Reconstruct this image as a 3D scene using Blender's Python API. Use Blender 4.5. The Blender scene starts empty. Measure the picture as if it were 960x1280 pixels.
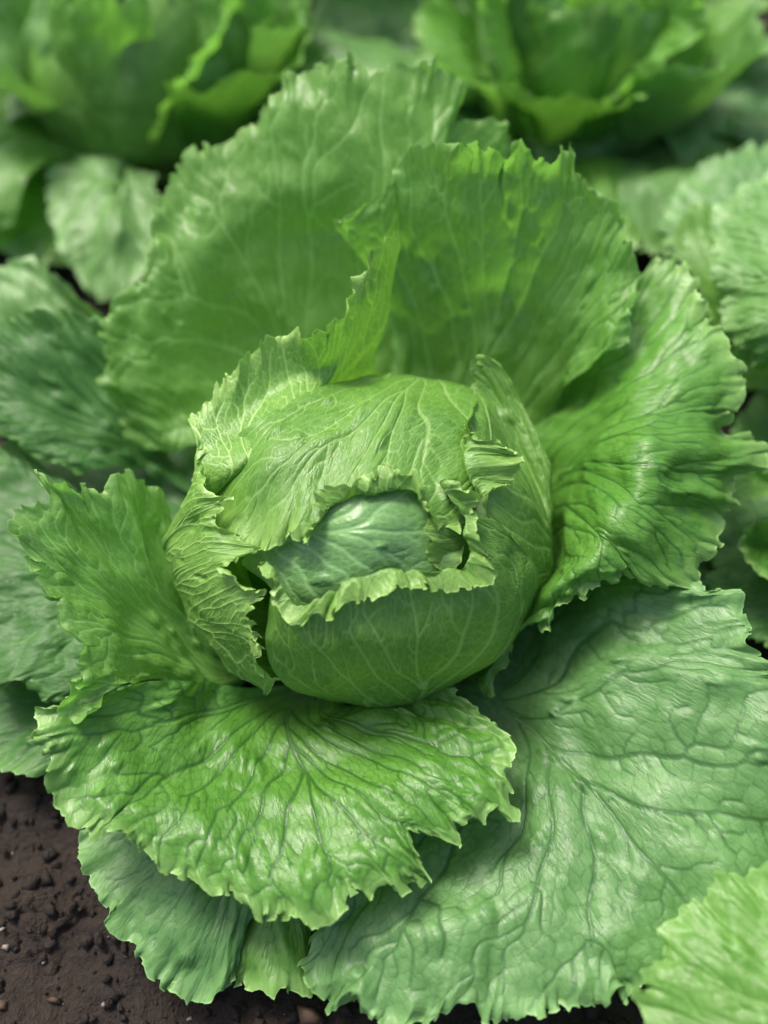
import bpy, math, random
import numpy as np
from mathutils import Vector

# ------------------------------------------------------------------ camera, sky, sun, exposure
R = math.radians
scene = bpy.context.scene
COL = scene.collection
PITCH, DIST, TZ = R(55), 46.0, 11.0              # centimetres; the scene is built in metres (x 0.01)
CAM = np.array([0.0, -DIST * math.cos(PITCH), TZ + DIST * math.sin(PITCH)])
FWD = np.array([0.0, math.cos(PITCH), -math.sin(PITCH)])
UPV = np.array([0.0, math.sin(PITCH), math.cos(PITCH)])
RGT = np.array([1.0, 0.0, 0.0])
FPX = 640 / math.tan(R(25))
cam_data = bpy.data.cameras.new("camera")
cam = bpy.data.objects.new("camera", cam_data)
COL.objects.link(cam)
cam.location = tuple(CAM * 0.01)
cam.rotation_euler = (R(90) - PITCH, 0, 0)
cam_data.sensor_fit = 'VERTICAL'
cam_data.sensor_height = 36
cam_data.lens = 18 / math.tan(R(25))
cam_data.clip_start = 0.01
cam_data.clip_end = 1000
cam_data.dof.use_dof = True
cam_data.dof.focus_distance = 0.452
cam_data.dof.aperture_fstop = 2.8
scene.camera = cam

SUN_EL, SUN_AZ = R(61), R(-42)                   # azimuth from +Y, clockwise positive
world = bpy.data.worlds.new("World")
scene.world = world
world.use_nodes = True
wn = world.node_tree
sky = wn.nodes.new('ShaderNodeTexSky')
sky.sky_type = 'NISHITA'
sky.sun_disc = False
sky.sun_elevation = SUN_EL
sky.sun_rotation = SUN_AZ
sky.air_density = 1.0
sky.dust_density = 6.0
sky.ozone_density = 1.0
bg = wn.nodes['Background']
bg.inputs['Strength'].default_value = 0.085
wn.links.new(sky.outputs[0], bg.inputs['Color'])
sun_data = bpy.data.lights.new("sun", 'SUN')
sun = bpy.data.objects.new("sun", sun_data)
COL.objects.link(sun)
sun_data.energy = 1.5
sun_data.angle = R(18)
sun_data.color = (1.0, 0.96, 0.87)
sd = Vector((math.sin(SUN_AZ) * math.cos(SUN_EL), math.cos(SUN_AZ) * math.cos(SUN_EL), math.sin(SUN_EL)))
sun.rotation_euler = sd.to_track_quat('Z', 'Y').to_euler()
scene.view_settings.view_transform = 'Standard'
scene.view_settings.look = 'None'
scene.view_settings.exposure = 1.42
scene.view_settings.gamma = 1
scene.render.engine = 'CYCLES'
scene.cycles.max_bounces = 8
scene.cycles.transmission_bounces = 6

# ------------------------------------------------------------------ helpers: pixels to places
def ray(px, py):
    d = FWD + RGT * (px - 480) / FPX - UPV * (py - 640) / FPX
    return d
def H(px, py, h):
    d = ray(px, py)
    return CAM + d * ((h - CAM[2]) / d[2])
def W(x, y, z):
    return np.array([x, y, z], float)
def depth_of(p):
    return float((p - CAM) @ FWD)
HC, HA = np.array([-1.1, 1.2, 7.5]), np.array([8.0, 7.4, 6.2])
def E(px, py, off):
    a = HA + off
    d = ray(px, py) / a
    o = (CAM - HC) / a
    A, B, C = d @ d, 2 * (o @ d), o @ o - 1
    disc = B * B - 4 * A * C
    if disc >= 0:
        t = (-B - math.sqrt(disc)) / (2 * A)
        return CAM + ray(px, py) * t
    t = -B / (2 * A)
    return CAM + ray(px, py) * t
def PT(p):
    if isinstance(p, np.ndarray):
        return p
    if len(p) == 3:
        return H(*p)
    return E(p[0], p[1], p[2])                    # four entries: (px, py, offset, 'e')

# ------------------------------------------------------------------ numpy noise
def perlin(x, y, seed=0):
    rs = np.random.RandomState(seed)
    perm = rs.permutation(1024)
    ang = rs.rand(1024) * 2 * np.pi
    gx, gy = np.cos(ang), np.sin(ang)
    xi, yi = np.floor(x).astype(int), np.floor(y).astype(int)
    xf, yf = x - xi, y - yi
    def g(i, j, fx, fy):
        k = perm[(perm[i & 1023] + j) & 1023]
        return gx[k] * fx + gy[k] * fy
    u = xf * xf * xf * (xf * (xf * 6 - 15) + 10)
    v = yf * yf * yf * (yf * (yf * 6 - 15) + 10)
    a = g(xi, yi, xf, yf) * (1 - u) + g(xi + 1, yi, xf - 1, yf) * u
    b = g(xi, yi + 1, xf, yf - 1) * (1 - u) + g(xi + 1, yi + 1, xf - 1, yf - 1) * u
    return (a * (1 - v) + b * v) * 1.5
def sstep(x):
    x = np.clip(x, 0, 1)
    return x * x * (3 - 2 * x)

# ------------------------------------------------------------------ leaf venation grown in a unit fan
TRES = 0.0022
TX0, TX1, TY0, TY1 = -1.05, 1.05, -0.25, 1.08
TW, TH = int((TX1 - TX0) / TRES), int((TY1 - TY0) / TRES)
def grow_veins(seed, pin=6, a=0.023):
    """midrib and side ribs, then cheapest paths over a jittered honeycomb: branching veins that close into a net"""
    import heapq
    rs = np.random.RandomState(seed)
    P, par, D0 = [], [], []
    n = 72
    bend = rs.uniform(-0.08, 0.08)
    for i in range(n):
        t = i / n * 0.90
        P.append((bend * math.sin(t * 3) + 0.006 * math.sin(t * 25 + seed), t)); par.append(i - 1); D0.append(t)
    for s in (-1, 1):
        for k in range(pin):
            t0 = 0.02 + 0.60 * (k / pin) ** 1.3 + rs.uniform(0, 0.03)
            prev = int(t0 / 0.90 * n)
            ang = s * (1.12 - 0.60 * k / pin + rs.uniform(-0.08, 0.08))
            x, y = P[prev]; d = D0[prev]
            m = int((0.66 - 0.28 * k / pin + rs.uniform(-0.1, 0.1)) / 0.012)
            wob, fq = rs.uniform(0, 6), rs.uniform(.25, .4)
            for q in range(m):
                aa = ang * (1 + 0.22 * (q / m - 0.4)) + 0.20 * math.sin(q * fq + wob)
                x += math.sin(aa) * 0.012; y += math.cos(aa) * 0.012; d += 0.012
                P.append((x, y)); par.append(prev); prev = len(P) - 1; D0.append(d)
    P = np.array(P); D0 = np.array(D0); nr = len(P)
    # honeycomb nodes
    idx, Q = {}, []
    h = a * math.sqrt(3)
    for i in range(-60, 61):
        for j in range(-12, 60):
            for b in (0, 1):
                x = i * h + (j & 1) * h / 2; y = j * 1.5 * a + b * a
                x += 0.35 * a * math.sin(y * 31 + seed); y += 0.35 * a * math.sin(x * 27 + seed)
                r = math.hypot(x, y)
                if r < 1.03 and abs(math.atan2(x, y)) < 1.62 and r > 0.05:
                    idx[(i, j, b)] = len(Q)
                    Q.append((x + rs.uniform(-.36, .36) * a, y + rs.uniform(-.36, .36) * a))
    Q = np.array(Q); N_ = len(Q)
    nb = [[] for _ in range(N_)]
    edges = []
    for (i, j, b), u in idx.items():
        if b == 1:
            continue
        o = 0 if (j & 1) == 0 else 1
        for key in ((i, j, 1), (i + o - 1, j - 1, 1), (i + o, j - 1, 1)):
            v = idx.get(key)
            if v is not None:
                L_ = math.hypot(*(Q[u] - Q[v]))
                w = L_ * (0.5 + 1.3 * rs.rand())
                nb[u].append((v, w)); nb[v].append((u, w)); edges.append((u, v))
    # every honeycomb node may hang on its nearest rib point
    best = np.full(N_, 1e9); near = np.zeros(N_, int)
    for c in range(0, nr, 200):
        dd = np.hypot(Q[:, None, 0] - P[None, c:c + 200, 0], Q[:, None, 1] - P[None, c:c + 200, 1])
        k = dd.argmin(1); m = dd[np.arange(N_), k]; g = m < best
        best[g] = m[g]; near[g] = c + k[g]
    dist = np.full(N_, 1e9); pr = np.full(N_, -1)
    hp = []
    for u in range(N_):
        if best[u] < a * 0.75:
            dist[u] = 0.62 * D0[near[u]] + best[u]; heapq.heappush(hp, (dist[u], u))
    while hp:
        d, u = heapq.heappop(hp)
        if d > dist[u] + 1e-12:
            continue
        for v, w in nb[u]:
            if d + w < dist[v]:
                dist[v] = d + w; pr[v] = u; heapq.heappush(hp, (d + w, v))
    flow = np.ones(N_)
    rflow = np.zeros(nr)
    for u in np.argsort(-dist):
        if dist[u] > 1e8:
            continue
        if pr[u] >= 0:
            flow[pr[u]] += flow[u]
        else:
            rflow[near[u]] += flow[u]
    for _ in range(2):                            # straighten the stronger branches
        Q2 = Q.copy()
        for u in range(N_):
            p = pr[u]
            if p >= 0 and pr[p] >= 0 and flow[p] > 5:
                g = Q[pr[p]]
                Q2[p] = Q[p] * 0.55 + 0.45 * (Q[u] + g) / 2 if flow[u] > 0.4 * flow[p] else Q2[p]
        Q = Q2
    for i in range(nr - 1, 0, -1):
        if par[i] >= 0:
            rflow[par[i]] += rflow[i] + .3
    F = [np.full((TH, TW), c, np.float32) for c in (0.08, 0.14, 0.05)]
    def stamp(G, a_, b_, r, win):
        x0 = max(0, int((min(a_[0], b_[0]) - win - TX0) / TRES)); x1 = min(TW, int((max(a_[0], b_[0]) + win - TX0) / TRES) + 1)
        y0 = max(0, int((min(a_[1], b_[1]) - win - TY0) / TRES)); y1 = min(TH, int((max(a_[1], b_[1]) + win - TY0) / TRES) + 1)
        if x1 <= x0 or y1 <= y0:
            return
        X = TX0 + (np.arange(x0, x1) + .5) * TRES - a_[0]; Y = (TY0 + (np.arange(y0, y1) + .5) * TRES - a_[1])[:, None]
        ex, ey = b_[0] - a_[0], b_[1] - a_[1]
        t = np.clip((X * ex + Y * ey) / (ex * ex + ey * ey + 1e-12), 0, 1)
        G[y0:y1, x0:x1] = np.minimum(G[y0:y1, x0:x1], np.hypot(X - t * ex, Y - t * ey) - r)
    for i in range(1, nr):
        p = par[i]
        r = 0.00042 * (rflow[i] + 1) ** 0.38
        stamp(F[0], P[p], P[i], r, 0.03)
        if i % 2 == 0 or par[p] < 0:
            stamp(F[1], P[par[p]] if par[p] >= 0 else P[p], P[i], r, 0.13)
    tree = set()
    for u in range(N_):
        if dist[u] > 1e8:
            continue
        tgt = Q[pr[u]] if pr[u] >= 0 else P[near[u]]
        if pr[u] >= 0:
            tree.add((min(u, pr[u]), max(u, pr[u])))
        if flow[u] >= 4:
            stamp(F[0], tgt, Q[u], 0.00035 * flow[u] ** 0.45 - 0.0004, 0.03)
        stamp(F[2], tgt, Q[u], 0.0003, 0.022)
    for u, v in edges:
        if (min(u, v), max(u, v)) not in tree:
            stamp(F[2], Q[u], Q[v], 0.0, 0.022)
    return F
TEMPLATES = [grow_veins(11, 6), grow_veins(23, 5), grow_veins(37, 7)]
def sample(F, x, y):
    gx = np.clip((x - TX0) / TRES - .5, 0, TW - 1.001); gy = np.clip((y - TY0) / TRES - .5, 0, TH - 1.001)
    i, j = gx.astype(int), gy.astype(int)
    fx, fy = gx - i, gy - j
    return (F[j, i] * (1 - fx) + F[j, i + 1] * fx) * (1 - fy) + (F[j + 1, i] * (1 - fx) + F[j + 1, i + 1] * fx) * fy

# ------------------------------------------------------------------ materials
def nodes_of(m):
    m.use_nodes = True
    nt = m.node_tree
    nt.nodes.clear()
    def N(t, **k):
        n = nt.nodes.new(t)
        for a, b in k.items():
            setattr(n, a, b)
        return n
    return nt, N, nt.links.new
def leaf_material(name, c1, c2, vein, rim, trans, tw=0.3, rough=0.42, vein_w=0.6, cell=0.35, cellw=0.35, bump=0.35, bloom=0.0, spec=0.5):
    m = bpy.data.materials.new(name)
    nt, N, L = nodes_of(m)
    out = N('ShaderNodeOutputMaterial')
    A = lambda s: N('ShaderNodeAttribute', attribute_name=s)
    vn = A('vein_net')
    flat, vf, vm, ed = A('flat'), A('vein_fine'), A('vein_main'), A('rim')
    def rng(sock, a, b, c=0.0, d=1.0, smooth=True):
        r = N('ShaderNodeMapRange', interpolation_type='SMOOTHSTEP' if smooth else 'LINEAR')
        L(sock, r.inputs['Value'])
        for k, v in (('From Min', a), ('From Max', b), ('To Min', c), ('To Max', d)):
            r.inputs[k].default_value = v
        return r.outputs[0]
    def mix(f, a, b, mode='MIX'):
        x = N('ShaderNodeMix', data_type='RGBA', blend_type=mode)
        for s, v in ((x.inputs[0], f), (x.inputs[6], a), (x.inputs[7], b)):
            if isinstance(v, (int, float)):
                s.default_value = v
            elif isinstance(v, tuple):
                s.default_value = (*v, 1)
            else:
                L(v, s)
        return x.outputs[2]
    def math_(op, a, b=0.0):
        x = N('ShaderNodeMath', operation=op)
        for s, v in zip(x.inputs, (a, b)):
            if isinstance(v, (int, float)):
                s.default_value = v
            else:
                L(v, s)
        return x.outputs[0]
    def noise(scale, det=3, rough_=0.55):
        n = N('ShaderNodeTexNoise')
        L(flat.outputs['Vector'], n.inputs['Vector'])
        n.inputs['Scale'].default_value = scale; n.inputs['Detail'].default_value = det; n.inputs['Roughness'].default_value = rough_
        return n
    n1, n2, n3 = noise(0.22, 3), noise(1.6, 4, 0.6), noise(7.0, 3, 0.6)
    # small vein mesh: warped cells
    wv = N('ShaderNodeVectorMath', operation='MULTIPLY_ADD')
    pol = A('along')
    L(n2.outputs['Color'], wv.inputs[0]); wv.inputs[1].default_value = (0.45, 0.35, 0); L(pol.outputs['Vector'], wv.inputs[2])
    def cells(sc):
        v = N('ShaderNodeTexVoronoi', feature='DISTANCE_TO_EDGE')
        L(wv.outputs[0], v.inputs['Vector']); v.inputs['Scale'].default_value = sc
        return v.outputs['Distance']
    ca, cb = cells(1.6 / cell), cells(3.4 / cell)
    la, lb = rng(ca, 0.0, 0.06, 1, 0), rng(cb, 0.0, 0.08, 1, 0)
    mf = rng(vf.outputs['Fac'], 0.0, 0.085, 1, 0)
    mn = rng(vn.outputs['Fac'], 0.0, 0.075, 1, 0)
    mm = rng(vm.outputs['Fac'], -0.02, 0.08, 1, 0)
    col = mix(rng(n1.outputs['Fac'], 0.3, 0.7), c1, c2)
    col = mix(math_('MULTIPLY', rng(n2.outputs['Fac'], 0.35, 0.75), 0.35), col, tuple(min(1, x * 1.35) for x in c2))
    col = mix(math_('MULTIPLY', n3.outputs['Fac'], 0.18), col, tuple(x * 0.6 for x in c1))
    col = mix(math_('MULTIPLY', lb, cellw * 0.35), col, vein)
    col = mix(math_('MULTIPLY', la, cellw), col, vein)
    col = mix(math_('MULTIPLY', mn, vein_w * 0.55), col, vein)
    col = mix(math_('MULTIPLY', mf, vein_w), col, vein)
    col = mix(math_('MULTIPLY', mm, min(1, vein_w * 1.2)), col, vein)
    rm = math_('MULTIPLY', rng(ed.outputs['Fac'], 0.05, 1.1, 1, 0), 0.45)
    col = mix(rm, col, rim)
    col = mix(math_('MULTIPLY', rng(ed.outputs['Fac'], 0.0, 0.09, 0.8, 0), rng(n2.outputs['Fac'], 0.35, 0.6)), col, tuple(min(1, x * 1.45 + 0.03) for x in rim))
    col = mix(rng(vm.outputs['Fac'], -0.09, -0.02, 0.8, 0), col, (0.34, 0.50, 0.22))
    # pale petiole towards the base
    ba = A('base')
    col = mix(rng(ba.outputs['Fac'], 0.0, 3.2, 0.55, 0.0), col, (0.50, 0.62, 0.30))
    sp = N('ShaderNodeTexVoronoi', feature='F1')
    L(flat.outputs['Vector'], sp.inputs['Vector']); sp.inputs['Scale'].default_value = 1.1
    col = mix(math_('MULTIPLY', rng(sp.outputs['Distance'], 0.02, 0.045, 0.7, 0), rng(n1.outputs['Fac'], 0.5, 0.6)), col, (0.42, 0.40, 0.25))
    p = N('ShaderNodeBsdfPrincipled')
    L(col, p.inputs['Base Color'])
    L(rng(n2.outputs['Fac'], 0.3, 0.7, rough - 0.06, rough + 0.08), p.inputs['Roughness'])
    p.inputs['Specular IOR Level'].default_value = spec
    p.inputs['Sheen Weight'].default_value = bloom
    p.inputs['Sheen Roughness'].default_value = 0.5
    t = N('ShaderNodeBsdfTranslucent')
    tc = mix(math_('MULTIPLY', mf, 0.5), trans, tuple(min(1, x * 1.5) for x in trans))
    tc = mix(math_('MULTIPLY', mn, 0.3), tc, tuple(min(1, x * 1.4) for x in trans))
    tc = mix(math_('MULTIPLY', la, cellw * 0.8), tc, tuple(min(1, x * 1.35) for x in trans))
    L(tc, t.inputs['Color'])
    # relief: blisters between the small veins, wrinkles
    h = math_('MULTIPLY', rng(ca, 0, 0.35), 0.6)
    h = math_('ADD', h, math_('MULTIPLY', rng(cb, 0, 0.30), 0.22))
    h = math_('ADD', h, math_('MULTIPLY', n2.outputs['Fac'], 0.45))
    h = math_('ADD', h, math_('MULTIPLY', n3.outputs['Fac'], 0.05))
    h = math_('SUBTRACT', h, math_('MULTIPLY', mf, 0.4))
    h = math_('SUBTRACT', h, math_('MULTIPLY', mn, 0.28))
    b = N('ShaderNodeBump')
    b.inputs['Strength'].default_value = bump
    b.inputs['Distance'].default_value = 0.0012
    L(h, b.inputs['Height'])
    L(b.outputs[0], p.inputs['Normal']); L(b.outputs[0], t.inputs['Normal'])
    ms = N('ShaderNodeMixShader')
    ms.inputs[0].default_value = tw
    L(p.outputs[0], ms.inputs[1]); L(t.outputs[0], ms.inputs[2]); L(ms.outputs[0], out.inputs['Surface'])
    return m
MAT = {
    'head': leaf_material('head_leaf_green', (0.060, 0.178, 0.018), (0.112, 0.270, 0.034), (0.22, 0.39, 0.10), (0.30, 0.48, 0.12), (0.22, 0.46, 0.04), 0.20, 0.38, 0.6, 0.32, 0.42, 0.25, 0.0),
    'heart': leaf_material('heart_leaf_green', (0.085, 0.215, 0.055), (0.13, 0.28, 0.085), (0.24, 0.44, 0.17), (0.30, 0.50, 0.14), (0.15, 0.38, 0.06), 0.15, 0.33, 0.5, 0.4, 0.2, 0.15, 0.0),
    'frill': leaf_material('young_leaf_green', (0.095, 0.24, 0.030), (0.15, 0.33, 0.055), (0.36, 0.56, 0.17), (0.36, 0.56, 0.15), (0.19, 0.46, 0.035), 0.27, 0.38, 0.9, 0.45, 0.55, 0.25, 0.0),
    'bright': leaf_material('bright_outer_green', (0.080, 0.22, 0.022), (0.140, 0.325, 0.055), (0.25, 0.46, 0.14), (0.27, 0.47, 0.14), (0.24, 0.56, 0.07), 0.42, 0.37, 0.8, 0.5, 0.40, 0.2, 0.0),
    'outer': leaf_material('outer_leaf_green', (0.062, 0.195, 0.020), (0.115, 0.285, 0.042), (0.035, 0.115, 0.018), (0.29, 0.48, 0.15), (0.16, 0.40, 0.04), 0.20, 0.40, 0.9, 0.5, 0.30, 0.2, 0.0, 0.45),
    'blue': leaf_material('bluish_leaf_green', (0.075, 0.190, 0.050), (0.125, 0.270, 0.085), (0.045, 0.13, 0.032), (0.20, 0.38, 0.13), (0.14, 0.36, 0.06), 0.16, 0.43, 0.9, 0.5, 0.32, 0.2, 0.0, 0.42),
    'dark': leaf_material('shaded_leaf_green', (0.030, 0.110, 0.018), (0.050, 0.155, 0.030), (0.09, 0.22, 0.06), (0.16, 0.34, 0.09), (0.12, 0.32, 0.03), 0.22, 0.45, 0.6, 0.5, 0.3, 0.3, 0.0, 0.4),  # shade beneath the upper leaves is put into this darker green
    'far': leaf_material('far_leaf_green', (0.075, 0.205, 0.035), (0.13, 0.29, 0.075), (0.26, 0.44, 0.17), (0.30, 0.50, 0.20), (0.18, 0.42, 0.06), 0.26, 0.38, 0.6, 0.7, 0.3, 0.3, 0.0),
}

# ------------------------------------------------------------------ leaf surfaces
def spline_axis(ts, P, t):
    """cubic Hermite through P (axis 0) at parameters ts, evaluated at t"""
    n = len(ts)
    T = np.zeros_like(P)
    for i in range(n):
        if i == 0:
            T[i] = (P[1] - P[0]) / (ts[1] - ts[0])
        elif i == n - 1:
            T[i] = (P[-1] - P[-2]) / (ts[-1] - ts[-2])
        else:
            d0 = (P[i] - P[i - 1]) / (ts[i] - ts[i - 1]); d1 = (P[i + 1] - P[i]) / (ts[i + 1] - ts[i])
            w0, w1 = ts[i + 1] - ts[i], ts[i] - ts[i - 1]
            T[i] = (d0 * w0 + d1 * w1) / (w0 + w1)
    k = np.clip(np.searchsorted(ts, t, side='right') - 1, 0, n - 2)
    h = (ts[k + 1] - ts[k])
    s = (t - ts[k]) / h
    sh = (-1,) + (1,) * (P.ndim - 1)
    s, h = s.reshape(sh), h.reshape(sh)
    return ((2 * s ** 3 - 3 * s ** 2 + 1) * P[k] + (s ** 3 - 2 * s ** 2 + s) * h * T[k]
            + (-2 * s ** 3 + 3 * s ** 2) * P[k + 1] + (s ** 3 - s ** 2) * h * T[k + 1])
COUNT = [0]
def build_leaf(name, parent, mat, C, ui=None, edge=None, ue=None, res=0.09, puff=0.16, frill=0.24, frill2=0.19, und=0.40,
               blister=18, wrinkle=0.010, groove=0.014, serr=0.19, tooth=0.95, fd=1.25, fd2=0.6, theta=2.0, umid=0.5, lamp=1.0, flip=None, lam=2.3, edge_w=0.3, origin=(0, 0, 0)):
    COUNT[0] += 1
    seed = COUNT[0] * 7 + 3
    rs = np.random.RandomState(seed)
    C = np.asarray(C, float)
    ni, nj = C.shape[:2]
    if ui is None:
        m = np.linalg.norm(np.diff(C[:, -1], axis=0), axis=1) + np.linalg.norm(np.diff(C[:, -2], axis=0), axis=1) + 1e-3
        ui = np.r_[0, np.cumsum(m)]; ui = ui / ui[-1]
    seg = np.linalg.norm(np.diff(C, axis=1), axis=2)
    tj = np.r_[0, np.cumsum(seg.mean(0))]
    Lr = tj[-1]; tj = tj / Lr
    Lm = np.linalg.norm(np.diff(C[:, -1], axis=0), axis=1).sum()
    nu, nv = max(12, int(Lm * 1.1 / res)), max(10, int(Lr / res / 1.35))
    nu, nv = min(nu, 950), min(nv, 300)
    u, v = np.linspace(0, 1, nu), np.linspace(0, 1, nv)
    S = spline_axis(ui, C, u)                      # nu, nj, 3
    S = np.moveaxis(spline_axis(tj, np.moveaxis(S, 1, 0), v), 0, 1)   # nu, nv, 3
    U, V = np.meshgrid(u, v, indexing='ij')
    rcm = (1 - V) * Lr
    if edge is not None:
        tr = np.stack([np.interp(u, ue, edge[:, k]) for k in range(3)], 1)
        ker = np.array([1, 2, 1.]) / 4
        for _ in range(2):
            tr[1:-1] = tr[:-2] * ker[0] + tr[1:-1] * ker[1] + tr[2:] * ker[2]
        delta = tr - S[:, -1]
        S = S + delta[:, None] * (np.clip((V - (1 - edge_w)) / edge_w, 0, 1) ** 1.7)[..., None]
    out = S[:, -1] - S[:, -4]
    out /= np.maximum(np.linalg.norm(out, axis=1), 1e-6)[:, None]
    sm = np.r_[0, np.cumsum(np.linalg.norm(np.diff(S[:, -1], axis=0), axis=1))]
    # teeth on the margin
    pt = sm / tooth + 1.5 * perlin(sm / 1.5, sm * 0 + 3.3, seed)
    tw = (1 - np.abs(np.sin(np.pi * pt))) ** 1.6 * np.clip(0.55 + 1.6 * perlin(sm / 1.6, sm * 0 + 6.3, seed + 1), 0.05, 1.6)
    tw2 = (1 - np.abs(np.sin(np.pi * pt * 2.7 + 1))) ** 1.3 * 0.35
    saw = tw + tw2 + 0.35 * perlin(sm / 0.35, sm * 0 + 9.1, seed + 1) - 0.25
    S = S + (out * (saw * serr)[:, None])[:, None] * (np.exp(-rcm / 0.45) * sstep(V * 4))[..., None]
    dU = np.gradient(S, axis=0); dV = np.gradient(S, axis=1)
    Nn = np.cross(dU, dV)
    for _ in range(3):
        Nn[1:-1] = (Nn[:-2] + 2 * Nn[1:-1] + Nn[2:]) / 4
        Nn[:, 1:-1] = (Nn[:, :-2] + 2 * Nn[:, 1:-1] + Nn[:, 2:]) / 4
    Nn /= np.maximum(np.linalg.norm(Nn, axis=2), 1e-9)[..., None]
    vw = CAM - S
    if flip is None:
        flip = np.sum(np.sum(Nn * vw, 2) * V) < 0
    sgn = -1.0 if flip else 1.0
    # flat coordinates
    th = (U - umid) * theta
    fx, fy = V * np.sin(th), V * np.cos(th)
    # unrolled surface: true distances along and across the blade
    lu = np.linalg.norm(dU, axis=2); lv = np.linalg.norm(dV, axis=2)
    sa = np.cumsum(lu, axis=0); sa = sa - sa[int(umid * (nu - 1))][None]
    ra = np.cumsum(lv, axis=1) + 0.6
    tp = np.clip(sa / ra, -2.9, 2.9)
    X, Y = ra * np.sin(tp), ra * np.cos(tp)
    Tf, Tm, Tn = TEMPLATES[COUNT[0] % 3]
    mir = 1 if (COUNT[0] // 3) % 2 else -1
    wx = 0.012 * perlin(fx * 6, fy * 6, seed + 5); wy = 0.012 * perlin(fx * 6 + 9, fy * 6, seed + 6)
    df = sample(Tf, (fx + wx) * mir, fy + wy) * Lr
    dm = sample(Tm, (fx + wx) * mir, fy + wy) * Lr
    dn = sample(Tn, (fx + wx) * mir, fy + wy) * Lr
    ramp = sstep((V - 0.12) / 0.4)
    d = np.zeros_like(V)
    d += puff * 0.42 * (1 - np.exp(-(np.maximum(dm, 0) / 1.0) ** 1.7)) * ramp
    d += puff * (0.42 * (0.7 + perlin(X / 2, Y / 2, seed + 20)) * (1 - np.exp(-(np.maximum(df, 0) / 0.28) ** 1.6)) + 0.06 * (1 - np.exp(-(np.maximum(dn, 0) / 0.12) ** 1.5))) * ramp
    d += und * (perlin(X / 2.8, Y / 2.8, seed + 7) + 0.22 * perlin(X / 1.25, Y / 1.25, seed + 8)) * ramp
    s2 = U * Lm
    ph = 2.2 * perlin(s2 / 3.5, rcm / 2.2, seed + 9)
    am = 0.6 + 0.8 * np.abs(perlin(s2 / 3.0, V * 0 + 2, seed + 10))
    f1 = 2 * np.pi * s2 / lam + ph * 2.5
    a1 = frill * am * np.exp(-rcm / fd)
    d += a1 * (0.8 * np.sin(f1) + 0.8 * perlin(s2 / lam * 1.1, rcm / 4, seed + 21))
    ph2 = 2.0 * perlin(s2 / 1.4, V * 1.0 + 7, seed + 11)
    f2 = 2 * np.pi * s2 / (lam * 0.36) + ph2 * 3
    am2 = np.clip(0.7 + 1.2 * perlin(s2 / 2.1, V * 0 + 4, seed + 23), 0.1, 1.6)
    a2 = frill2 * am2 * np.exp(-rcm / fd2)
    d += a2 * (0.75 * np.sin(f2) + 0.8 * perlin(s2 / lam * 2.6, rcm / 2, seed + 22))
    Tn_ = np.gradient(S[:, -1], axis=0); Tn_ /= np.maximum(np.linalg.norm(Tn_, axis=1), 1e-9)[:, None]
    curlT = 0.45 * a1 * np.sin(2 * f1 + 0.6) + 0.55 * a2 * np.sin(2 * f2 + 1.0)
    curlO = -0.45 * a1 * np.cos(f1 + 0.8) - 0.75 * a2 * np.cos(f2 + 0.5) - 0.08 * (a1 + a2)
    S = S + Tn_[:, None] * curlT[..., None] + out[:, None] * curlO[..., None]
    # radial wrinkles near the margin and along the blade
    Lat = th * np.maximum(V, 0.25) * Lr
    d += wrinkle * 1.6 * perlin(Lat / 0.5, rcm / 2.6, seed + 12) * np.exp(-rcm / 3.0) * ramp
    d += wrinkle * (0.8 * perlin(X / 0.6, Y / 0.6, seed + 13)) * ramp
    for _ in range(blister):
        bi, bj = int(rs.uniform(.04, .96) * nu), int(rs.uniform(.35, .93) * nv)
        cx, cy, bu = X[bi, bj], Y[bi, bj], tp[bi, bj]
        r1 = rs.uniform(.16, .36); r2 = r1 * rs.uniform(1.1, 2.3)
        ax, ay = math.sin(bu + rs.uniform(-.4, .4)), 0
        ay = math.sqrt(max(0, 1 - ax * ax))
        du, dv_ = (X - cx) * ax + (Y - cy) * ay, (X - cx) * ay - (Y - cy) * ax
        q = (du / r2) ** 2 + (dv_ / r1) ** 2
        d += rs.uniform(.5, 1.2) * r1 * 0.7 * np.exp(-q ** 1.5)
    d -= groove * np.exp(-(np.maximum(df, 0) / 0.07) ** 2) * ramp
    d -= groove * 1.0 * np.exp(-(np.maximum(dm, 0) / 0.08) ** 2) * ramp
    S = S + Nn * (sgn * d * lamp)[..., None]
    # mesh
    og = np.array(origin, float)
    verts = ((S - og) * 0.01).reshape(-1, 3).astype(np.float32)
    i = np.arange(nu - 1)[:, None] * nv + np.arange(nv - 1)[None]
    q = np.stack([i, i + nv, i + nv + 1, i + 1], -1).reshape(-1, 4)
    if flip:
        q = q[:, ::-1]
    me = bpy.data.meshes.new(name)
    me.vertices.add(len(verts)); me.vertices.foreach_set('co', verts.ravel())
    me.loops.add(q.size); me.loops.foreach_set('vertex_index', q.ravel().astype(np.int32))
    me.polygons.add(len(q))
    me.polygons.foreach_set('loop_start', np.arange(0, q.size, 4, dtype=np.int32))
    me.polygons.foreach_set('use_smooth', np.ones(len(q), bool))
    me.update(calc_edges=True)
    fl = np.stack([X + seed * 3.1, Y + seed * 1.7, np.zeros_like(X)], -1).astype(np.float32)
    a = me.attributes.new('flat', 'FLOAT_VECTOR', 'POINT'); a.data.foreach_set('vector', fl.ravel())
    pl = np.stack([th * np.maximum(V, .3) * Lr + seed, V * Lr * .42, np.zeros_like(X)], -1).astype(np.float32)
    a = me.attributes.new('along', 'FLOAT_VECTOR', 'POINT'); a.data.foreach_set('vector', pl.ravel())
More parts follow.
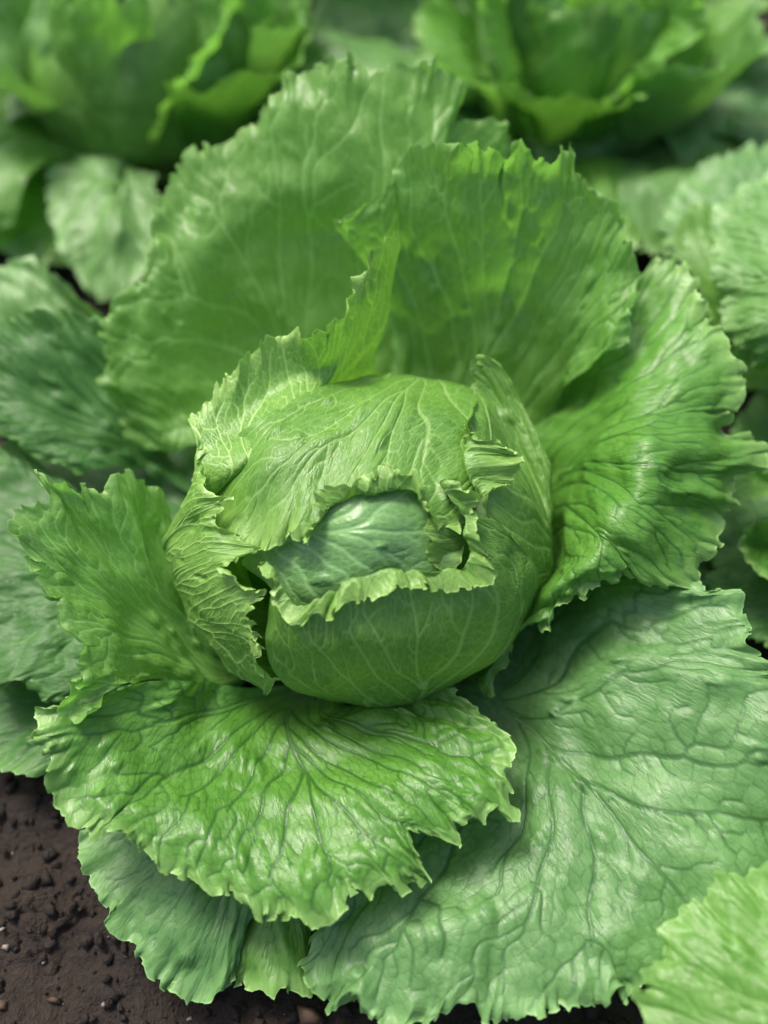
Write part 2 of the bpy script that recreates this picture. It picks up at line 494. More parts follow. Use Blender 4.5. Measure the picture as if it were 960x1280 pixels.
    for nm, arr in (('vein_fine', df), ('vein_net', dn), ('vein_main', dm), ('rim', rcm), ('base', V * Lr)):
        a = me.attributes.new(nm, 'FLOAT', 'POINT'); a.data.foreach_set('value', arr.astype(np.float32).ravel())
    me.materials.append(MAT[mat])
    ob = bpy.data.objects.new(name, me)
    COL.objects.link(ob)
    ob.parent = parent
    return ob
def plant(label, loc, group='lettuce plants growing in rows'):
    o = bpy.data.objects.new('lettuce', None)
    COL.objects.link(o)
    o.location = tuple(np.array(loc) * 0.01)
    o['label'] = label; o['category'] = 'lettuce'; o['group'] = group
    o.empty_display_size = 0.02
    return o
def traced(name, par, mat, base, margin, ribs, label=None, **k):
    """margin: traced outline; ribs: (index on the margin, height or offset of the end, [points between base and margin])"""
    C, ui = [], []
    mp = np.array([m[:2] for m in margin], float)
    cum = np.r_[0, np.cumsum(np.linalg.norm(np.diff(mp, axis=0), axis=1))]; cum /= cum[-1]
    dep = []
    for idx, h, mids, *over in ribs:
        px, py = over[0] if over else mp[idx]
        end = E(px, py, h[0]) if isinstance(h, tuple) else H(px, py, h)
        C.append([PT(base)] + [PT(p) for p in mids] + [end]); ui.append(cum[idx]); dep.append(depth_of(end))
    C = np.array(C); ui = np.array(ui)
    lo, hi = ui[0], ui[-1]
    dd = spline_axis(ui, np.array(dep)[:, None], cum)[:, 0] if len(ui) > 1 else dep
    edge = np.array([CAM + ray(*p) * z for p, z in zip(mp, dd)])
    sel = (cum >= lo - 1e-9) & (cum <= hi + 1e-9)
    un = (ui - lo) / (hi - lo); ue = (cum[sel] - lo) / (hi - lo)
    # spread the base a little so that it does not pinch
    for i in range(len(C)):
        C[i, 0] = C[i, 0] + (C[i, 1] - C[i, 0]) * 0.05
    loc = np.array(par.location) * 100
    ob = build_leaf(name, par, mat, C, un, edge[sel], ue, origin=loc, **k)
    if label:
        ob['label'] = label
    return ob
# ------------------------------------------------------------------ the lettuce in the middle
MAIN = plant('large crisp green iceberg lettuce head with open rosette of frilly leaves in the middle', (-1.1, 1.2, 0))
e = 'e'
# outer leaves, back to front
traced('outer_leaf', MAIN, 'bright', W(-1.5, 3, 2),
    [(170,555),(143,511),(124,473),(132,441),(127,405),(138,376),(181,343),(189,300),(189,257),(214,219),(246,181),(275,185),(303,162),(333,146),(341,121),(360,94),(392,83),(436,70),(468,89),(512,78),(550,81),(577,102),(560,132),(566,154),(609,148),(632,152),(637,185)],
    [(0,5,[W(-6,6,2.5),(255,560,5),(210,565,5)]), (2,8,[W(-7,7,3.5),(250,500,6),(180,480,7.5)]), (6,11,[W(-6.5,9,3.8),(300,440,6.5),(230,385,9.5)]),
     (10,14,[W(-5,10,4),(350,400,7.5),(290,280,12)]), (15,17,[W(-3.5,11,4),(400,370,8.5),(375,220,14)]), (17,18,[W(-2.5,11.5,4),(430,370,8.5),(430,210,14.5)]),
     (20,17.5,[W(-1,11.5,4),(480,380,8.5),(520,220,14.5)]), (24,15,[W(0.5,11.5,4),(520,390,8),(580,240,13)]), (26,13.5,[W(1.5,11,4),(550,400,7.5),(600,270,12)])],
    res=0.095, puff=0.12, frill=0.2, umid=0.42, theta=2.1, label='tall upright leaf behind the head, pale at its scalloped top')
traced('outer_leaf', MAIN, 'bright', W(0, 4, 2),
    [(411,276),(440,270),(474,243),(489,205),(516,186),(548,178),(586,178),(619,183),(632,200),(634,178),(651,175),(667,191),(684,200),(700,188),(718,182),(722,210),(743,232),(765,248),(787,286),(795,330),(800,372),(780,430)],
    [(0,14.5,[W(0,9.8,4),(490,420,7.5),(455,330,12)]), (3,16,[W(.8,9.8,4),(530,430,7.5),(505,310,12.5)]), (6,18,[W(2,9.8,4),(580,440,7.5),(585,310,13)]),
     (10,18,[W(3,9.5,4),(610,450,7.5),(640,310,13)]), (14,17,[W(4,9.2,4),(640,465,7),(690,310,13)]), (17,15.5,[W(5,8.7,4),(660,480,7),(720,350,12)]),
     (19,13.5,[W(5.6,8.2,4),(675,500,6.5),(740,400,11)]), (21,11.5,[W(6,7.8,4),(682,520,6),(735,460,10)])],
    res=0.08, puff=0.2, blister=26, theta=2.0, label='upright veined leaf behind the head with toothed margin')
traced('outer_leaf', MAIN, 'outer', W(3, 1, 2),
    [(740,395),(808,340),(822,324),(843,317),(856,327),(863,345),(874,357),(870,371),(883,390),(903,420),(907,441),(930,460),(931,484),(929,510),(911,513),(919,534),(937,541),(951,558),(958,573),(950,586),(933,590),(917,603),(914,625),(925,632),(905,640),(897,672),(887,688),(877,702),(866,733),(848,732),(810,733),(800,715),(784,721),(760,728),(743,736),(718,748),(694,760),(688,785),(658,785),(640,803),(640,818),(610,845),(610,878)],
    [(0,10.5,[W(4.5,7.4,3.5),(680,520,5.5),(705,450,8.5)]), (3,12.5,[W(5.6,6.8,3.5),(697,530,6.3),(770,440,10)]), (8,12,[W(6.3,6,3.5),(710,540,7),(800,470,10.8)]),
     (13,10.5,[W(6.8,5.5,3.5),(715,555,7.5),(815,515,11.3)]), (18,9,[W(7,5,3.5),(720,580,8),(815,565,11.8)]), (25,8.5,[W(7.1,4,3.5),(722,610,8),(800,625,11.5)]),
     (29,8.5,[W(7.1,3,3.5),(715,640,7.5),(765,660,11)]), (33,9,[W(7.2,1.8,3.5),(700,670,7),(735,685,10.2)]), (36,8,[W(7,.2,3.2),(685,715,6.5),(700,725,8.8)]),
     (39,6,[W(6.3,-1.5,3),(640,780,5.2),(640,792,6.5)]), (42,4,[W(5,-3,2.5),(595,850,3.8),(600,855,4.5)])],
    res=0.08, puff=0.12, theta=2.6, frill=0.22, label='broad leaf rolled outward on the right of the head')
traced('outer_leaf', MAIN, 'blue', W(3, -3, 1.5),
    [(780,640),(850,690),(887,739),(903,736),(919,735),(934,741),(933,766),(942,785),(930,809),(960,824),(990,850),(1010,900),(1000,930),(1025,980),(1005,1040),(1010,1100),(960,1150),(930,1200),(880,1230),(840,1225),(800,1240),(782,1257),(778,1240),(755,1256),(700,1265),(640,1275),(603,1282),(591,1259),(565,1262),(543,1276),(500,1285),(458,1274),(440,1250),(410,1268),(392,1238),(380,1214),(386,1183),(400,1120)],
    [(0,7,[(650,815,2.8),(700,740,4.4),(750,690,6)]), (2,8.5,[(640,860,3),(720,790,5),(800,755,7)]), (6,8.5,[(640,868,3),(730,825,5),(830,790,7.3)]), (11,8,[(645,880,3),(745,875,5.2),(880,880,7.3)]),
     (14,6,[(650,890,3),(750,930,4.7),(880,990,6)]), (17,4,[(650,900,2.8),(745,990,4.3),(850,1110,4.9)]), (21,3.5,[(640,920,2.6),(700,1020,4),(750,1150,4.3)]),
     (26,3,[(620,920,2.5),(640,1040,3.5),(625,1160,4)]), (31,2.5,[(590,920,2.3),(560,1060,3.2),(500,1180,3.6)]), (37,2.5,[(560,920,2.2),(500,1050,3),(440,1100,3)])],
    res=0.08, puff=0.15, blister=26, wrinkle=.006, theta=2.3, label='very large bluish green leaf spread out below the head on the right')
traced('outer_leaf', MAIN, 'outer', W(-2, -3, 1.8),
    [(110,870),(80,875),(43,885),(41,928),(54,939),(54,977),(70,1015),(87,1031),(114,1031),(111,1053),(141,1042),(157,1050),(190,1080),(217,1093),(238,1102),(271,1123),(285,1117),(303,1131),(330,1150),(345,1143),(374,1145),(390,1164),(412,1161),(433,1134),(445,1112),(460,1125),(489,1105),(495,1117),(537,1099),(519,1063),(510,1038),(543,1044),(578,1061),(573,1029),(597,1020),(607,1032),(613,1012),(640,1032),(648,1018),(640,985),(634,960),(643,945),(638,924),(610,905),(588,881),(561,850)],
    [(0,8,[(320,860,3.5),(240,850,5.5),(160,855,7.3)]), (3,7.5,[(320,868,3.3),(230,885,5),(120,905,7)]), (8,6.5,[(322,875,3.2),(240,930,4.5),(160,990,6)]),
     (14,5.5,[(330,885,3.2),(280,970,4.5),(250,1050,5.8)]), (21,5,[(340,890,3.2),(345,980,4.5),(370,1090,5.8)]), (28,5.5,[(370,895,3.3),(420,970,5),(485,1050,6.2)]),
     (32,5.5,[(390,895,3.4),(460,950,5.2),(530,1010,6.3)]), (38,6,[(410,890,3.4),(490,925,5.2),(580,975,6.5)]), (42,6,[(420,885,3.4),(500,900,5),(580,915,6)]), (45,5.5,[(430,880,3.2),(490,875,4.2),(530,865,5)])],
    res=0.08, puff=0.15, blister=24, wrinkle=.006, theta=2.7, frill=0.2, frill2=0.19, lam=1.9, label='wide blistered leaf spread out in front of the head')
traced('outer_leaf', MAIN, 'bright', W(-4, -1, 2),
    [(160,600),(145,590),(132,610),(115,615),(103,600),(97,617),(88,598),(75,606),(45,585),(47,602),(62,615),(62,622),(47,627),(20,635),(9,655),(14,667),(36,659),(27,675),(32,692),(40,706),(60,704),(47,725),(50,742),(62,757),(74,740),(76,775),(85,780),(106,804),(95,831),(103,860),(84,850),(70,888),(92,901),(105,884)],
    [(0,10.5,[(280,830,3.5),(235,775,5.5),(185,700,8.5)]), (5,11.5,[(278,835,3.5),(215,775,5.8),(140,690,9)]), (8,12,[(276,838,3.5),(205,780,6),(110,680,9.5)]),
     (14,11.5,[(275,842,3.5),(195,785,6),(90,710,9.5)]), (20,10.5,[(275,846,3.5),(190,795,6),(110,740,9)]), (25,9.8,[(276,850,3.5),(190,810,6),(125,785,8.6)]),
     (28,9,[(278,853,3.5),(190,828,5.8),(140,825,8)]), (33,8.3,[(282,857,3.3),(200,848,5.2),(150,862,7.2)])],
    res=0.08, puff=0.14, theta=1.8, frill=0.2, label='leaf with curled frilly margin on the left of the head')
traced('outer_leaf', MAIN, 'bright', W(-5, 0, 2),
    [(150,640),(145,592),(163,588),(175,605),(190,600),(205,612),(218,640),(222,690)],
    [(0,9,[(270,820,3),(220,770,5),(180,710,7)]), (2,9.5,[(272,815,3),(225,750,5),(190,680,7)]), (5,8.5,[(274,810,3),(232,745,4.8),(215,680,6.5)]), (7,7,[(276,805,3),(240,750,4.5),(228,715,5.5)])],
    res=0.13, theta=1.2)
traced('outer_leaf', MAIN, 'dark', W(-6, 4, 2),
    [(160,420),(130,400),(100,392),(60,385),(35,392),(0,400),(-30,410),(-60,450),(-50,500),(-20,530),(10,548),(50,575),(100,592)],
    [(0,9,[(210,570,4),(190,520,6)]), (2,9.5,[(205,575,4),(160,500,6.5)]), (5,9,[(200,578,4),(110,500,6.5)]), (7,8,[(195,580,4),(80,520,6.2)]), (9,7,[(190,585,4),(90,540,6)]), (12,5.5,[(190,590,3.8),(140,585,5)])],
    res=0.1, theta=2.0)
traced('outer_leaf', MAIN, 'far', W(-9, 9, 2),
    [(135,420),(128,388),(100,370),(75,340),(40,318),(0,330),(-40,350),(-60,400)],
    [(0,7,[(170,450,4)]), (2,8,[(140,430,5)]), (4,8,[(100,410,6)]), (7,6,[(30,440,5)])], res=0.15, theta=1.8)
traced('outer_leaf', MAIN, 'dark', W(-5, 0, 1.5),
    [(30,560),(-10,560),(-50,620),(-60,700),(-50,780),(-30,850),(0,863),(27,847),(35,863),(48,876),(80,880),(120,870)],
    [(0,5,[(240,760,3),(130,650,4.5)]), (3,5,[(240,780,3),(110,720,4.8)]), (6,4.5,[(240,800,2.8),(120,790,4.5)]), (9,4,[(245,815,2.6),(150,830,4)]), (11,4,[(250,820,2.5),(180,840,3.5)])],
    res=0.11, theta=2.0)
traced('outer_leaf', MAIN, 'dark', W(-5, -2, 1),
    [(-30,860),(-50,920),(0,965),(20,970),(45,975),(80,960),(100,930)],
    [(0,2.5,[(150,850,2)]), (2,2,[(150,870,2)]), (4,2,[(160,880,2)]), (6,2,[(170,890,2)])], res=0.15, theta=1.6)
traced('outer_leaf', MAIN, 'blue', W(-2, -4, 1),
    [(110,1020),(95,1065),(117,1114),(132,1136),(136,1160),(162,1181),(170,1200),(189,1222),(211,1241),(245,1260),(262,1256),(267,1241),(290,1225),(300,1180)],
    [(0,2.5,[(300,930,1.8),(190,990,2.6)]), (4,2,[(310,940,1.8),(220,1060,2.8)]), (9,1.2,[(330,950,1.8),(290,1110,2.8)]), (13,1.5,[(350,950,1.8),(320,1090,2.6)])],
    res=0.12, theta=1.6, label='low bluish leaf hanging over the dark soil')
traced('outer_leaf', MAIN, 'outer', W(-1, -4, 1),
    [(262,1200),(267,1235),(301,1232),(309,1245),(325,1236),(339,1245),(357,1237),(365,1252),(387,1241),(391,1226),(395,1190)],
    [(0,1,[(350,950,1.2),(300,1110,2)]), (3,.9,[(370,950,1.2),(330,1110,2.1)]), (7,.9,[(380,950,1.2),(360,1110,2.1)]), (10,1,[(390,950,1.2),(385,1110,2)])],
    res=0.12, theta=1.2)
# leaves of the head, inside to outside
hk = dict(puff=0.09, und=0.2, blister=7, wrinkle=0.006, groove=0.010, flip=None, lam=1.7, fd=.8, fd2=.4, tooth=.7)
traced('heart_leaf', MAIN, 'heart', E(300, 705, -1.2),
    [(400,590),(490,575),(560,590),(590,640),(575,700),(540,750),(460,800),(380,810)],
    [(0,(-.7,),[(330,650,-.8,e),(370,610,-.6,e)]), (1,(-.4,),[(345,650,-.7,e),(420,610,-.15,e)]), (2,(-.3,),[(350,665,-.6,e),(450,630,.05,e)]), (3,(-.45,),[(355,680,-.6,e),(460,660,.1,e)]),
     (4,(-.5,),[(355,695,-.6,e),(455,690,.0,e)]), (5,(-.6,),[(350,710,-.7,e),(440,720,-.2,e)]), (6,(-.8,),[(345,725,-.8,e),(400,765,-.6,e)]), (7,(-1,),[(340,735,-1,e),(365,780,-.9,e)])],
    res=0.06, theta=1.7, **{**hk, 'frill': 0.03, 'frill2': 0.02, 'serr': 0.03}, label='bluish green inner leaf showing in the opening of the head')
traced('heart_leaf', MAIN, 'head', E(650, 690, -.6),
    [(560,640),(535,648),(527,662),(540,676),(531,690),(538,704),(560,720)],
    [(0,(.0,),[(620,660,-.5,e),(590,650,-.2,e)]), (1,(.2,),[(620,665,-.5,e),(570,655,-.1,e)]), (3,(.1,),[(620,680,-.6,e),(580,678,-.5,e)]), (5,(-.2,),[(620,700,-.8,e),(580,702,-.8,e)]), (6,(-.6,),[(620,715,-.8,e),(585,715,-.8,e)])],
    res=0.06, theta=1.3, **{**hk, 'frill': 0.05, 'frill2': 0.06, 'serr': 0.1})
traced('head_leaf', MAIN, 'head', W(2.0, 8.9, 6.5),
    [(243,590),(252,640),(285,690),(330,692),(352,678),(366,668),(385,684),(384,660),(396,640),(400,618),(420,612),(440,600),(462,598),(480,581),(500,588),(518,592),(533,612),(528,640),(545,662),(570,668)],
    [(0,(.1,),[(470,470,.1,e),(355,510,.1,e),(290,550,.1,e)]), (2,(.05,),[(490,470,.1,e),(385,535,.1,e),(325,615,.1,e)]), (4,(.2,),[(505,470,.1,e),(440,530,.1,e),(375,610,.1,e)]), (6,(.45,),[(515,470,.1,e),(450,540,.1,e),(396,650,.15,e)]),
     (8,(.7,),[(525,472,.1,e),(470,545,.15,e),(411,640,.3,e)]), (11,(.9,),[(540,475,.1,e),(490,545,.15,e),(450,619,.4,e)]), (13,(.9,),[(550,476,.1,e),(510,545,.15,e),(484,612,.4,e)]),
     (15,(.8,),[(565,480,.1,e),(545,545,.15,e),(513,614,.3,e)]), (16,(.6,),[(578,482,.1,e),(570,555,.1,e),(523,627,.2,e)]), (17,(.3,),[(588,485,.1,e),(590,570,.1,e),(533,640,.1,e)]), (19,(.0,),[(600,490,.0,e),(610,590,.0,e),(575,645,.0,e)])],
    res=0.06, theta=1.6, **{**hk, 'frill': 0.3, 'frill2': 0.13, 'serr': 0.10, 'edge_w': 0.12}, label='domed leaf over the top of the head with folded frilly rim')
traced('head_leaf', MAIN, 'head', W(6.5, 1, 3),
    [(618,447),(603,444),(588,452),(592,468),(588,487),(592,505),(584,520),(578,541),(600,545),(622,552),(640,562),(652,572),(657,588),(645,592),(628,604),(602,625)],
    [(0,(.5,),[(686,590,.0,e),(655,510,.1,e),(632,465,.3,e)]), (2,(.6,),[(687,610,.0,e),(645,520,.1,e),(605,460,.4,e)]), (4,(.7,),[(688,630,.0,e),(640,540,.15,e),(600,490,.4,e)]),
     (6,(.8,),[(689,650,.0,e),(635,555,.2,e),(592,520,.5,e)]), (8,(1.3,),[(689,665,.0,e),(632,575,.2,e),(584,545,.6,e)]), (10,(1.6,),[(689,680,.0,e),(634,605,.2,e),(585,560,.7,e)]),
     (12,(1.5,),[(688,700,.0,e),(638,640,.2,e),(592,588,.6,e)]), (14,(1.0,),[(684,720,.0,e),(640,670,.2,e),(600,610,.4,e)]), (15,(.4,),[(676,740,.0,e),(640,700,.1,e),(605,640,.2,e)])],
    res=0.06, theta=1.4, **{**hk, 'frill': 0.3, 'frill2': 0.15, 'serr': 0.10, 'edge_w': 0.14}, label='leaf on the right of the head with a turned over flap')
traced('head_leaf', MAIN, 'head', W(0, -3.5, 1.6),
    [(318,700),(335,728),(345,750),(362,786),(380,778),(395,766),(410,770),(435,757),(455,745),(480,742),(510,735),(540,737),(565,733),(588,737),(610,735),(622,718),(612,698),(604,680),(598,665),(602,650),(596,636),(602,622),(585,612),(568,597)],
    [(0,(.4,),[(380,868,.1,e),(332,800,.15,e),(336,700,.3,e)]), (1,(.85,),[(400,872,.1,e),(350,790,.2,e),(347,722,.5,e)]), (3,(1.0,),[(420,875,.1,e),(390,810,.25,e),(381,757,.6,e)]), (5,(.95,),[(440,878,.1,e),(420,810,.3,e),(408,744,.6,e)]),
     (7,(.95,),[(460,880,.1,e),(440,800,.3,e),(433,731,.6,e)]), (9,(.95,),[(490,880,.1,e),(480,800,.3,e),(478,716,.6,e)]), (11,(.95,),[(520,875,.1,e),(530,800,.3,e),(530,712,.6,e)]), (13,(.95,),[(560,860,.1,e),(580,790,.3,e),(574,713,.6,e)]),
     (15,(.95,),[(610,830,.1,e),(635,760,.3,e),(590,700,.6,e)]), (17,(.85,),[(640,800,.1,e),(645,720,.3,e),(584,670,.6,e)]), (19,(.85,),[(655,780,.1,e),(645,690,.3,e),(582,650,.6,e)]), (21,(.85,),[(665,760,.1,e),(640,670,.3,e),(572,628,.6,e)]), (23,(1.0,),[(670,745,.1,e),(610,655,.25,e),(550,603,.5,e)])],
    res=0.06, theta=1.9, **{**hk, 'frill': 0.3, 'frill2': 0.13, 'serr': 0.09, 'edge_w': 0.12, 'lam': 1.6}, label='leaf wrapping the front of the head with turned over rim')
traced('head_leaf', MAIN, 'frill', W(-2, -2, 1.5),
    [(332,872),(346,853),(327,836),(318,808),(310,769),(332,740),(304,726),(275,714),(292,695),(335,685),(292,673),(264,645),(272,624),(300,625),(250,605),(253,572),(234,527),(258,500),(287,462),(327,425),(355,414),(372,404),(381,420),(396,408),(411,420),(409,400),(426,393),(428,373),(444,364),(441,345),(458,336),(456,318),(470,309),(479,293),(500,300)],
    [(0,(.5,),[W(-2.5,-4,2.2),(285,836,.3,e),(315,856,.4,e)],(343,872)), (2,(.5,),[W(-3.5,-3.2,2.4),(262,805,.3,e),(300,815,.4,e)],(330,830)), (4,(.5,),[W(-5,-2.2,3),(240,780,.3,e),(283,775,.5,e)],(318,770)),
     (6,(.6,),[W(-6,-1.5,4),(222,745,.3,e),(265,730,.5,e)],(305,722)), (9,(.7,),[W(-7,-.5,5),(210,712,.3,e),(250,690,.6,e)],(292,680)), (11,(.8,),[W(-8,.5,5.5),(207,690,.4,e),(238,655,.7,e)],(273,640)), (14,(1.2,),[W(-8.4,1.4,6),(213,665,.5,e),(232,622,.9,e)],(256,598)), (16,12.4,[W(-8.7,3,6),(284,598,.05,e),(255,565,.8,e)]),
     (18,13.5,[W(-7.5,5,6),(318,570,.0,e),(300,518,12.3)]), (20,14.3,[W(-6,7,6),(362,528,.0,e),(360,472,12.6)]), (24,15,[W(-4,9,6),(400,490,-.1,e),(408,453,12.9)]), (30,16,[W(-2.5,10,6),(438,466,10),(455,400,13.6)]),
     (33,16.5,[W(-1,10.6,6),(462,450,10),(480,368,13.6)]), (34,15.5,[W(0,11.4,6),(468,452,9),(486,380,12.4)])],
    res=0.065, theta=2.9, puff=0.05, und=0.14, blister=8, wrinkle=0.01, groove=0.012, frill=0.28, frill2=0.17, edge_w=0.08, serr=0.22, fd=.6, fd2=.4, tooth=.8, label='leaf on the left of the head with its frilly flap standing up')
# the firm core under the head leaves
def core(par, c, a, mat, name='heart'):
    n, m = 40, 24
    C = []
    for i in range(13):
        az = -math.pi + 2 * math.pi * i / 12
        C.append([c + a * np.array([math.cos(az) * math.cos(el), math.sin(az) * math.cos(el), math.sin(el)]) for el in np.linspace(-1.5, 1.56, 8)])
    return build_leaf(name, par, mat, C, res=0.25, frill=0, frill2=0, serr=0, blister=0, puff=0.08, und=0.05, origin=np.array(par.location) * 100, flip=False)
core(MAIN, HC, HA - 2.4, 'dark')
# the short stalk
def stalk(par, c):
    C = []
    for i in range(9):
        az = 2 * math.pi * i / 8
        C.append([c + np.array([math.cos(az) * r, math.sin(az) * r, z]) for r, z in ((2.4, -1), (2.0, 0.8), (2.6, 2.6), (3.2, 4))])
    return build_leaf('stalk', par, 'far', C, res=0.3, frill=0, frill2=0, serr=0, blister=0, puff=0.0, und=0.1, origin=np.array(par.location) * 100, flip=False)
stalk(MAIN, np.array([-1.1, 1.2, 0]))

# ------------------------------------------------------------------ neighbouring lettuces
def gen_leaf(par, c, name, mat, phi, fan, prof, seed, **k):
    rs = np.random.RandomState(seed)
    C = []
    n = 7
    for i in range(n):
        t = (i / (n - 1) - .5) * 2
        row = []
        for j, (r, z) in enumerate(prof):
            f = j / (len(prof) - 1)
            rr = r * (1 - 0.16 * t * t * f) + rs.normal(0, .25) * f
            zz = z * (1 + 0.05 * t * t) + rs.normal(0, .35) * f
            a = phi + t * fan * (0.75 + 0.25 * f)
            row.append(c + np.array([math.sin(a) * rr, math.cos(a) * rr, zz]))
        C.append(row)
    return build_leaf(name, par, mat, C, origin=np.array(par.location) * 100, **k)
def generic(par, c, seed, s=1.0, skip=(), res=0.27, R_=16.5, low=True, head=True, curl=False):
    rs = np.random.RandomState(seed)
    c = np.array(c, float)
    kk = dict(res=res, puff=0.14, theta=2.0)
    if low:
        for i in range(8):
            a = i / 8 * 2 * math.pi + rs.uniform(-.25, .25) + seed
            if any(abs((a - q + math.pi) % (2 * math.pi) - math.pi) < .5 for q in skip):
                continue
            z = rs.uniform(2.5, 5.5); q = rs.uniform(.88, 1.1) * R_
            gen_leaf(par, c, 'outer_leaf', ['blue', 'outer', 'far'][i % 3], a, .52, [(1.5, 1), (q * .35, z * .7), (q * .7, z), (q * .95, z * .6)], seed * 31 + i, frill=.35, und=.4, **kk)
    for i in range(6):
        a = (i + .5) / 6 * 2 * math.pi + rs.uniform(-.25, .25) + seed
        if any(abs((a - q + math.pi) % (2 * math.pi) - math.pi) < .5 for q in skip):
            continue
        h = rs.uniform(9, 13); q = rs.uniform(10, 13)
        gen_leaf(par, c, 'outer_leaf', ['bright', 'far', 'outer'][i % 3], a, .6, [(1.5, 1.5), (6.5, 3), (8.8 * s, 7.5), (q, h)], seed * 57 + i, frill=.35, und=.35, **kk)
    if curl:                                      # ruffled inner leaves closing over one another
        for i in range(7):
            a = i / 7 * 2 * math.pi + rs.uniform(-.3, .3)
            rr = rs.uniform(6.2, 7.4)
            gen_leaf(par, c, 'inner_leaf', ['bright', 'far'][i % 2], a, .75, [(2, 1.5), (rr, 5), (rr * 1.05, 9), (rr * rs.uniform(.5, .95), rs.uniform(11.5, 14.5))], seed * 77 + i, frill=.45, frill2=.25, und=.35, **kk)
    if head:
        for i in range(4):
            a = i / 4 * 2 * math.pi + rs.uniform(-.3, .3) + seed * 2
            rr = 6.8 + .25 * i
            gen_leaf(par, c, 'head_leaf', 'head', a, 1.0, [(2, 1.5), (rr, 4.5), (rr * .98, 8.5), (rr * .62, 12), (rr * .12, 13.4 + .15 * i)], seed * 91 + i, frill=.12, und=.15, blister=4, **kk)
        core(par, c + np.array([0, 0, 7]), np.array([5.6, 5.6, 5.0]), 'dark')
    stalk(par, c)
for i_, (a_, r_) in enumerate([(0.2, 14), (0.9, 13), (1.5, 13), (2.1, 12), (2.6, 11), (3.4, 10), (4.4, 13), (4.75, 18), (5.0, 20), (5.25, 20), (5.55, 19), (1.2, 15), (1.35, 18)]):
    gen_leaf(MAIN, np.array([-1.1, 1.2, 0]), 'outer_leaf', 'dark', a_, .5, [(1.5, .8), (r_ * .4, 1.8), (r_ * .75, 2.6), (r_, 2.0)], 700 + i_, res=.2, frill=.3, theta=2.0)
NR = plant('lettuce beside the middle one, only its outer leaves reaching in from the right edge', (29, 5, 0))
generic(NR, (29, 5, 0), 5, skip=(-1.57, -1.1, -2.0))
traced('outer_leaf', NR, 'far', (1150,380,4),
    [(1010,180),(980,200),(950,225),(924,235),(910,258),(892,270),(891,296),(896,319),(888,338),(895,359),(904,373),(901,390),(905,413),(924,434),(931,448),(945,450),(960,438),(1000,440),(1050,450)],
    [(0,9,[(1100,330,8),(1050,260,11)]), (4,10,[(1090,330,8),(1000,290,11.8)]), (8,10,[(1080,350,8),(990,345,12)]), (12,9,[(1080,370,8),(990,390,11.5)]), (15,8.5,[(1080,390,7.5),(1000,420,10.5)]), (18,8,[(1090,400,7),(1060,430,9)])],
    res=0.09, frill=0.25, puff=0.18, blister=14, wrinkle=0.03)
traced('outer_leaf', NR, 'bright', (1100,520,3),
    [(905,262),(890,258),(877,254),(861,261),(847,282),(843,298),(849,319),(860,340),(872,375),(895,420),(915,450)],
    [(0,10,[(1000,430,6),(930,340,9)]), (3,10,[(990,440,6),(900,340,9)]), (6,9.5,[(985,450,6),(895,370,8.7)]), (8,9,[(980,460,6),(905,400,8)]), (10,8,[(975,470,5.5),(935,455,7.2)])],
    res=0.11, theta=1.5)
traced('outer_leaf', NR, 'blue', (1150,420,3),
    [(1020,160),(960,181),(924,186),(900,200),(877,207),(863,221),(845,240),(837,249),(826,277),(826,305),(842,318),(880,345)],
    [(0,8,[(1080,300,6),(1040,230,8)]), (3,8,[(1060,320,6),(970,260,8.3)]), (6,7.5,[(1050,330,6),(940,285,8)]), (9,7,[(1050,350,5.5),(920,320,7.5)]), (11,6.5,[(1050,370,5),(950,350,6.5)])],
    res=0.16, theta=1.9, frill=.3)
traced('outer_leaf', NR, 'bright', (1060,610,3),
    [(970,588),(945,588),(933,585),(917,603),(922,618),(930,624),(946,622),(965,614)],
    [(0,6,[(1000,595,4.5)]), (2,6,[(980,598,5)]), (4,6,[(975,605,5)]), (7,6,[(1000,612,4.5)])], res=0.1, theta=1.2, frill=.06, und=.08, blister=0, puff=.06)
traced('outer_leaf', NR, 'outer', (1060,690,3),
    [(1000,640),(960,646),(943,648),(933,656),(923,672),(930,696),(938,709),(960,720),(1000,730)],
    [(0,6,[(1010,670,4)]), (2,6.2,[(975,675,4)]), (4,6.2,[(965,683,3.8)]), (6,6,[(975,690,4)]), (8,6,[(1010,700,4)])], res=0.1, theta=1.6, frill=.08, und=.1, blister=0, puff=.08)
traced('outer_leaf', NR, 'dark', (1150,700,1.5),
    [(960,480),(920,520),(900,600),(880,690),(895,715),(880,726),(900,760),(940,800),(1000,830)],
    [(0,3,[(1050,600,3)]), (2,3,[(1030,660,3.5)]), (4,3,[(1020,710,3.5)]), (6,2.8,[(1020,740,3.2)]), (8,2.5,[(1060,770,2.8)])], res=0.14, theta=1.9)
NF = plant('lettuce at the lower right corner, one light green wavy leaf overlapping the big bluish one', (24, -25, 0))
traced('outer_leaf', NF, 'bright', W(22, -22, 3),
    [(1060,1060),(1000,1075),(960,1082),(939,1092),(929,1101),(922,1094),(906,1090),(893,1094),(885,1105),(883,1123),(875,1130),(864,1123),(850,1136),(848,1146),(833,1155),(822,1165),(829,1173),(840,1180),(837,1188),(820,1198),(812,1211),(804,1240),(803,1259),(806,1275),(815,1310),(840,1350)],
    [(0,7.8,[(1180,1330,5.5),(1110,1180,8.4)]), (4,7.6,[(1150,1340,5.5),(1020,1190,8.2)]), (9,7.2,[(1130,1350,5.5),(980,1210,8)]), (15,6.8,[(1120,1360,5.5),(950,1250,7.8)]), (21,6.5,[(1120,1380,5.5),(930,1290,7.5)]), (25,6,[(1130,1420,5),(970,1370,7)])],
    res=0.08, puff=0.14, frill=0.13, wrinkle=0.004, und=.3, theta=1.9)
generic(NF, (24, -25, 0), 9, skip=(-.7, -1.2, -.2), R_=13)
